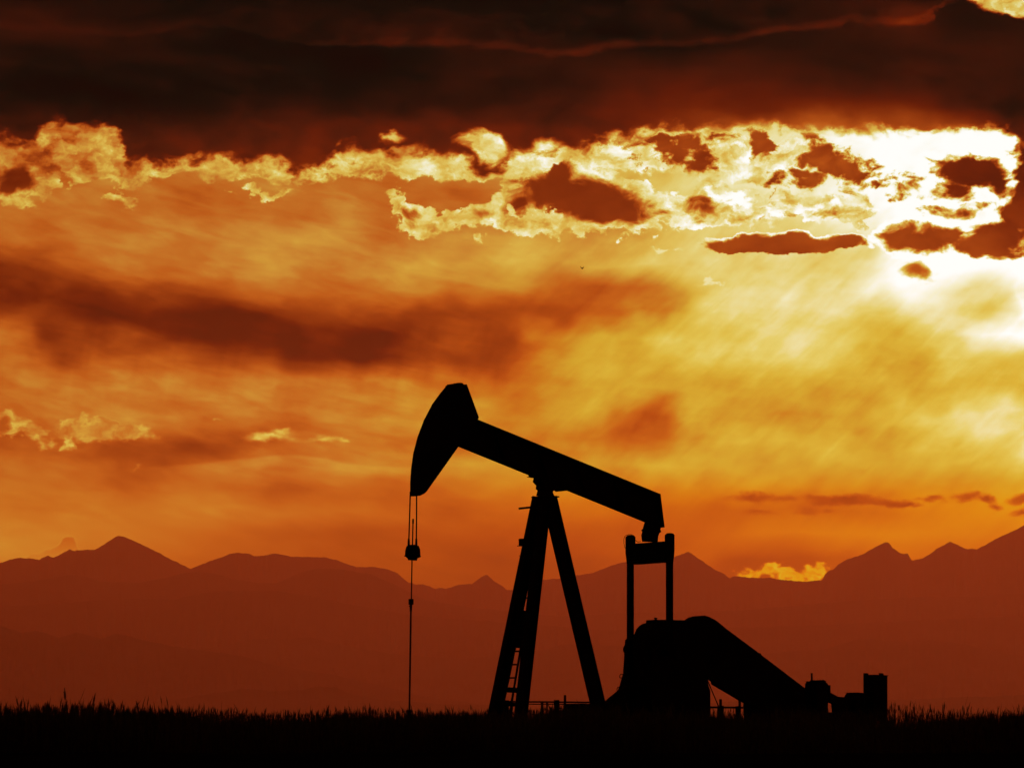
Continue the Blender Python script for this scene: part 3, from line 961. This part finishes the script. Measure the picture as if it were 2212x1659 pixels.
# belt guard
BG = [(1476,1341,L_),(1487,1333.5,L_),(1498.4,1330.6,L_),(1516.8,1329.3,0),(1531.8,1331.8,R_),(1545,1338.5,R_),(1552,1343.7,R_),(1567.6,1356.7,R_),(1638.9,1409.8,R_),(1643.7,1411,R_),(1645,1414.5,R_),(1738.4,1485.5,R_),(1762,1506,R_),(1766,1525,R_),(1755,1545,R_),(1640,1545,L_),
      (1605.5,1518.3,L_),(1595.4,1512.5,L_),(1536.9,1478,L_),(1535,1471.5,L_),(1525,1465,L_),(1490,1450,L_),(1470,1420,L_),(1462,1380,L_)]
bm = bmesh.new()
prism(bm, BG, -1.42, -1.14)
link_mesh('belt_guard', bm, M_STEEL, unit)
# brace from skid to reducer at the front and brake rod at the back
bm = bmesh.new()
prism(bm, [(1303,1516.5,L_),(1333.5,1491.5,L_),(1350,1480,0),(1356,1500,0),(1356,1550,0),(1290,1550,0),(1300,1522,0)], -.1, .1)
link_mesh('front_brace', bm, M_STEEL, unit)
bm = bmesh.new()
tube(bm, loc(1527, 1466, -.4), loc(1553, 1527, -.4), .015)
link_mesh('brake_rod', bm, M_DARK, unit)
# skid
bm = bmesh.new()
sa, sb = loc(1040, 1600, 0).x, loc(1930, 1600, 0).x
for yv in (-.62, .62):
    ibeam(bm, (sa, yv, SKZ - .17), (sb, yv, SKZ - .17), .34, .25, up=Vector((0, 1, 0)))
for i in range(12):
    xx = sa + (sb - sa) * (i + .5) / 12
    boxm(bm, Vector((xx, 0, SKZ - .16)), .12, 1.2, .24)
link_mesh('skid', bm, M_STEEL, unit)
bm = bmesh.new()
prism(bm, [(1219.5,1519.5,L_),(1282,1519.5,R_),(1282,1560,R_),(1219.5,1560,L_)], -.5, .5)
link_mesh('tool_box', bm, M_STEEL, unit)

# concrete pad under the skid
bm = bmesh.new()
boxm(bm, Vector(((sa + sb) / 2, 0, .26)), sb - sa + .6, 2.6, .52, bevel=.03)
pad = link_mesh('concrete_pad', bm, M_CONC)
pad.location = O0; pad.rotation_euler = (0, 0, TH)
tag(pad, 'low dark concrete slab under the pumpjack skid', 'concrete pad')


def thing(name, label, cat, o=None):
    e = bpy.data.objects.new(name, None)
    e.location = O0
    e.rotation_euler = (0, 0, TH)
    C.objects.link(e)
    tag(e, label, cat)
    return e


# ------------------------------------------------------------------ engine at the tail
eng = thing('engine', 'dark engine with short exhaust stack at the low end of the belt guard', 'engine')
bm = bmesh.new()
prism(bm, [(1738.4,1545,L_),(1738.6,1485,L_),(1739.4,1476,L_),(1742.3,1471.8,L_),(1747,1470.9,0),(1762,1471,0),(1763,1468.6,0),(1766,1468.4,0),(1773,1471.2,0),(1783,1471.9,R_),(1787.8,1475.8,R_),(1788.6,1479.3,R_),(1788.6,1545,R_)], -.40, .24)
prism(bm, [(1786,1479.3,L_),(1792,1479.3,R_),(1792.3,1497,R_),(1792.3,1512,R_),(1786,1512,L_)], -.1, .1)
blk = link_mesh('engine_housing', bm, M_STEEL, eng)
bm = bmesh.new()
p = loc(1753.7, 1474, 0); p2 = loc(1753.5, 1453.8, 0)
tube(bm, p, p2, .026, .026); tube(bm, p2 + Vector((0, 0, -.02)), p2 + Vector((0, 0, .005)), .031, .031)
link_mesh('exhaust_pipe', bm, M_DARK, eng)
bm = bmesh.new()
prism(bm, [(1790,1496,0),(1792,1497,0),(1804.8,1504,0),(1823.3,1506,0),(1835,1506,0),(1835,1540,0),(1802,1540,0),(1800,1519,0),(1790,1516,0)], -.12, .12)
link_mesh('shaft_cover', bm, M_STEEL, eng)
bm = bmesh.new()
prism(bm, [(1823.6,1560,L_),(1823.3,1507,L_),(1825.3,1501,L_),(1829,1496.5,L_),(1833,1495.8,0),(1840,1495.2,0),(1848,1496,0),(1868,1496.3,R_),(1874,1560,R_)], -.35, .25)
link_mesh('crankcase', bm, M_STEEL, eng)
bm = bmesh.new()
prism(bm, [(1607,1545,L_),(1608,1538,L_),(1862,1538,R_),(1862,1565,R_),(1607,1565,L_)], -.6, .6)
prism(bm, [(1605.6,1519,L_),(1740,1519,R_),(1740,1545,R_),(1605.6,1545,L_)], -.6, .2)
link_mesh('engine_base', bm, M_STEEL, eng)

cab = thing('control_cabinet', 'tall dark box cabinet with two lugs on top, standing at far right of the machine', 'cabinet')
bm = bmesh.new()
prism(bm, [(1864.9,1457.3,L_),(1908.8,1458.4,0),(1917,1459.9,R_),(1917.2,1557,R_),(1865,1557,L_)], -.28, .28)
body = link_mesh('cabinet_box', bm, M_STEEL, cab)
for x0, x1 in ((1864.9, 1875.8), (1898.2, 1908.6)):
    bm = bmesh.new()
    prism(bm, [(x0,1453.4,L_),(x1,1453.8,R_),(x1,1459,R_),(x0,1459,L_)], -.05, .05)
    link_mesh('lifting_lug', bm, M_STEEL, cab)
bm = bmesh.new()
cx_ = loc(1891, 1500, -.29)
boxm(bm, Vector((cx_.x, .285, cx_.z)), .03, .02, .12)
link_mesh('door_handle', bm, M_DARK, body)
for px_ in (1872, 1910):
    bm = bmesh.new()
    p = loc(px_, 1556, 0)
    boxm(bm, Vector((p.x, 0, (p.z + SKZ) / 2)), .08, .4, max(.06, p.z - SKZ + .01))
    link_mesh('leg', bm, M_STEEL, cab)

# ------------------------------------------------------------------ wellhead
wh = thing('wellhead', 'stubby wellhead with stuffing box where the polished rod enters the weeds', 'wellhead')
base = loc(884.2, 1532, 0)
bm = bmesh.new()
zt = base.z
prof = [(.045, 0), (.085, -.02), (.085, -.07), (.055, -.08), (.055, -.13), (.10, -.14), (.10, -.19), (.075, -.20), (.075, -.34)]
for (r0, z0), (r1, z1) in zip(prof[:-1], prof[1:]):
    if z0 != z1:
        tube(bm, (base.x, 0, zt + z1), (base.x, 0, zt + z0), r1, r0, 18)
link_mesh('stuffing_box', bm, M_DARK, wh)
bm = bmesh.new()
tube(bm, (base.x, 0, .0), (base.x, 0, zt - .33), .09, .09, 18)
tube(bm, (base.x - .38, 0, zt - .42), (base.x + .38, 0, zt - .42), .055, .055, 14)
for zz in (zt - .36, zt - .52, zt - .75):
    tube(bm, (base.x, 0, zz - .03), (base.x, 0, zz + .03), .15, .15, 18)
link_mesh('casing_head', bm, M_STEEL, wh)
for sg in (-1, 1):
    bm = bmesh.new()
    tube(bm, (base.x + sg * .30, 0, zt - .42), (base.x + sg * .30, 0, zt - .28), .015, .015)
    tube(bm, (base.x + sg * .30, 0, zt - .29), (base.x + sg * .30, 0, zt - .27), .07, .07, 16)
    link_mesh('valve_wheel', bm, M_DARK, wh)

# ------------------------------------------------------------------ pipe rails
def rail_fence(name, label, pts, rails, posts, t):
    e = thing(name, label, 'railing')
    for (x0, y0, x1, y1, r) in rails:
        bm = bmesh.new()
        tube(bm, loc(x0, y0, t), loc(x1, y1, t), r)
        link_mesh('rail', bm, M_STEEL, e)
    for (x, y, w) in posts:
        bm = bmesh.new()
        p = loc(x, y, t)
        boxm(bm, Vector((p.x, -t, (p.z + .35) / 2)), w, w, p.z - .35)
        link_mesh('post', bm, M_STEEL, e)
    return e


rail_fence('guard_rail', 'low double pipe railing seen between the tall A-frame legs', None,
           [(1090, 1514.8, 1285, 1516.5, .022), (1088, 1520, 1285, 1520.5, .014)],
           [(1093, 1512, .12), (1105, 1516, .05), (1171, 1516, .05), (1181.6, 1516, .035), (1202.5, 1511.5, .11), (1220.5, 1500.8, .05)], -1.75)
rail_fence('guard_rail', 'low pipe railing seen in the opening under the sloping belt guard', None,
           [(1500, 1526.5, 1640, 1528.5, .026)],
           [(1556.5, 1509.7, .055), (1556.5, 1524, .13), (1597.8, 1510, .05), (1594, 1525, .1)], -1.75)

# ------------------------------------------------------------------ bird
bird_p = at(1257, 580.5, 150)
bm = bmesh.new()
rows_b = [(-.14, .004), (-.09, .02), (-.02, .034), (.06, .03), (.10, .022), (.135, .02), (.16, .004)]
prev_r = None
for x, r in rows_b:
    ring = [bm.verts.new((x, r * math.cos(a * math.pi / 4), r * .9 * math.sin(a * math.pi / 4))) for a in range(8)]
    if prev_r:
        for i in range(8):
            bm.faces.new((prev_r[i], prev_r[(i + 1) % 8], ring[(i + 1) % 8], ring[i]))
    prev_r = ring
for sg in (-1, 1):
    w = [(.07, .02, .0), (-.03, .02, .0), (-.05, .10, .11), (-.06, .16, .19), (-.01, .17, .19), (.06, .10, .12)]
    vv = [bm.verts.new((x, sg * y, z)) for x, y, z in w] + [bm.verts.new((x, sg * y, z + .008)) for x, y, z in w]
    bm.faces.new(vv[:6]); bm.faces.new(vv[6:][::-1])
    for i in range(6):
        bm.faces.new((vv[i], vv[(i + 1) % 6], vv[6 + (i + 1) % 6], vv[6 + i]))
tl = [bm.verts.new(v) for v in ((-.12, -.01, 0), (-.12, .01, 0), (-.21, .035, .003), (-.21, -.035, .003))]
bm.faces.new(tl)
bird = link_mesh('bird', bm, M_DARK)
bird.location = bird_p
bird.scale = (.75, .75, .55)
bird.rotation_euler = (.15, .1, .9)
tag(bird, 'tiny dark bird flying alone in the pale sky above the pumpjack', 'bird')

# ------------------------------------------------------------------ grass
def grass_material():
    m = bpy.data.materials.new('dry_grass')
    m.use_nodes = True
    t = m.node_tree
    t.nodes.clear()
    out = t.nodes.new('ShaderNodeOutputMaterial')
    dif = t.nodes.new('ShaderNodeBsdfDiffuse'); tr = t.nodes.new('ShaderNodeBsdfTranslucent')
    mxs = t.nodes.new('ShaderNodeMixShader')
    oi = t.nodes.new('ShaderNodeTexCoord'); nz = t.nodes.new('ShaderNodeTexNoise'); nz.inputs['Scale'].default_value = 2.0
    t.links.new(oi.outputs['Object'], nz.inputs['Vector'])
    r = t.nodes.new('ShaderNodeValToRGB')
    r.color_ramp.elements[0].position = .35; r.color_ramp.elements[1].position = .65
    r.color_ramp.elements[0].color = (.07, .055, .02, 1); r.color_ramp.elements[1].color = (.15, .11, .045, 1)
    t.links.new(nz.outputs['Fac'], r.inputs[0])
    t.links.new(r.outputs[0], dif.inputs[0]); t.links.new(r.outputs[0], tr.inputs[0])
    mxs.inputs[0].default_value = .55
    t.links.new(dif.outputs[0], mxs.inputs[1]); t.links.new(tr.outputs[0], mxs.inputs[2])
    t.links.new(mxs.outputs[0], out.inputs[0])
    return m


M_GRASS = grass_material()
rng = random.Random(11)


def make_grass(name, n, y0, y1, hfun, dens=None):
    V = []; F = []

    def strip(pts, ws, d):
        i0 = len(V)
        for p, w in zip(pts, ws):
            V.append((p[0] - d[0] * w, p[1] - d[1] * w, p[2])); V.append((p[0] + d[0] * w, p[1] + d[1] * w, p[2]))
        for k in range(len(pts) - 1):
            F.append((i0 + 2 * k, i0 + 2 * k + 1, i0 + 2 * k + 3, i0 + 2 * k + 2))
    cnt = 0
    while cnt < n:
        y = rng.uniform(y0, y1)
        hw = (y - CAM.y) * .104 + 1.6
        x = rng.uniform(-hw, hw)
        cl = nz1(x * 1.0 + 40, 3, .8, 3, .6) + .6 * nz1(x + y * 3.1, 8, 2.5, 2, .6)
        if dens and rng.random() > dens(x, y): continue
        if rng.random() > .55 + .6 * cl: continue
        cnt += 1
        z0 = ground_z(x, y) - .02
        h = hfun(x, y) * (1 + .14 * cl) * rng.gauss(1, .09)
        if rng.random() < .07: h *= rng.uniform(1.06, 1.2)
        la = rng.uniform(0, 6.283); ln = abs(rng.gauss(0, .13)) * h
        lx, ly = math.cos(la) * ln, math.sin(la) * ln
        fa = rng.gauss(0, .7)
        d = (math.cos(fa), math.sin(fa))
        top = h * rng.uniform(.78, .86)
        sw = rng.uniform(.003, .0045)
        st = lambda f: (x + lx * f * f, y + ly * f * f, z0 + h * f * (1 - .04 * f))
        strip([st(0), st(.5), st(.86)], [sw * 1.5, sw * 1.2, sw], d)
        kind = rng.random()
        if kind < .55:       # seed head
            ew = rng.uniform(.009, .016)
            strip([st(.84), st(.89), st(.95), st(1.0), st(1.06)], [sw, ew, ew * .9, ew * .45, .0006], d)
            for k in range(3):
                a = rng.uniform(.86, .98); q0 = st(a)
                dx = rng.choice((-1, 1)) * rng.uniform(.01, .03)
                strip([q0, (q0[0] + dx * .6, q0[1], q0[2] + .03), (q0[0] + dx, q0[1], q0[2] + .075)], [.002, .002, .0005], d)
        elif kind < .8:
            strip([st(.84), st(1.0), st(1.1)], [sw, sw * .8, .0005], d)
        for k in range(rng.choice((2, 3, 3, 4))):      # leaf blades
            f0 = rng.uniform(.05, .7)
            q0 = st(f0)
            a = rng.uniform(0, 6.283); Ls = h * rng.uniform(.28, .55)
            ca, sa_ = math.cos(a), math.sin(a)
            up = rng.uniform(.55, .95)
            bw = rng.uniform(.005, .010)
            pts = []
            for u in (0, .35, .7, 1.0):
                rr = Ls * (u * .25 + u * u * .5) * (1.2 - up)
                zz = Ls * (u * up - u * u * (1 - up) * .9)
                pts.append((q0[0] + ca * rr, q0[1] + sa_ * rr, q0[2] + zz))
            strip(pts, [bw * .6, bw, bw * .7, .0006], (math.cos(fa + a * .3), math.sin(fa + a * .3)))
    me = bpy.data.meshes.new(name)
    me.from_pydata(V, [], F)
    me.materials.append(M_GRASS)
    o = bpy.data.objects.new(name, me); C.objects.link(o)
    tag(o, 'tall dry grass and weeds in black silhouette along the field edge', 'grass', kind='stuff')
    return o


def tall(x, y):
    return .53 + .045 * math.sin(x * .7 + .5) + .03 * math.sin(x * 1.9) + .05 * nz1(x + 50, 21, 1.4, 3, .6)


def pad_h(x, y):
    return .62 if y < 0 else .66


def near_pad(x, y):
    return 1.0


make_grass('tall_grass', 12500, -66, -38, tall)
make_grass('tall_grass', 9000, -22, 20, lambda x, y: .98 - .6 * ground_z(x, y) + .06 * math.sin(x * 1.3) + (.12 * math.exp(-((x - 9.9) / .8) ** 2)))

# ------------------------------------------------------------------ haze
if USE_HAZE:
    hm = bpy.data.materials.new('dusk_haze')
    hm.use_nodes = True
    t = hm.node_tree
    t.nodes.clear()
    out = t.nodes.new('ShaderNodeOutputMaterial')
    pv = t.nodes.new('ShaderNodeVolumePrincipled')
    pv.inputs['Color'].default_value = HAZE_COL
    pv.inputs['Density'].default_value = HAZE_DENS
    pv.inputs['Anisotropy'].default_value = HAZE_G
    t.links.new(pv.outputs[0], out.inputs['Volume'])
    bm = bmesh.new()
    boxm(bm, Vector((0, (HAZE_END - 1000) / 2, (HAZE_TOP - 3) / 2)), 40000, HAZE_END + 1000, HAZE_TOP + 3)
    hz = link_mesh('haze', bm, hm)
    tag(hz, 'warm dusk haze in front of the mountains', 'haze', kind='stuff')
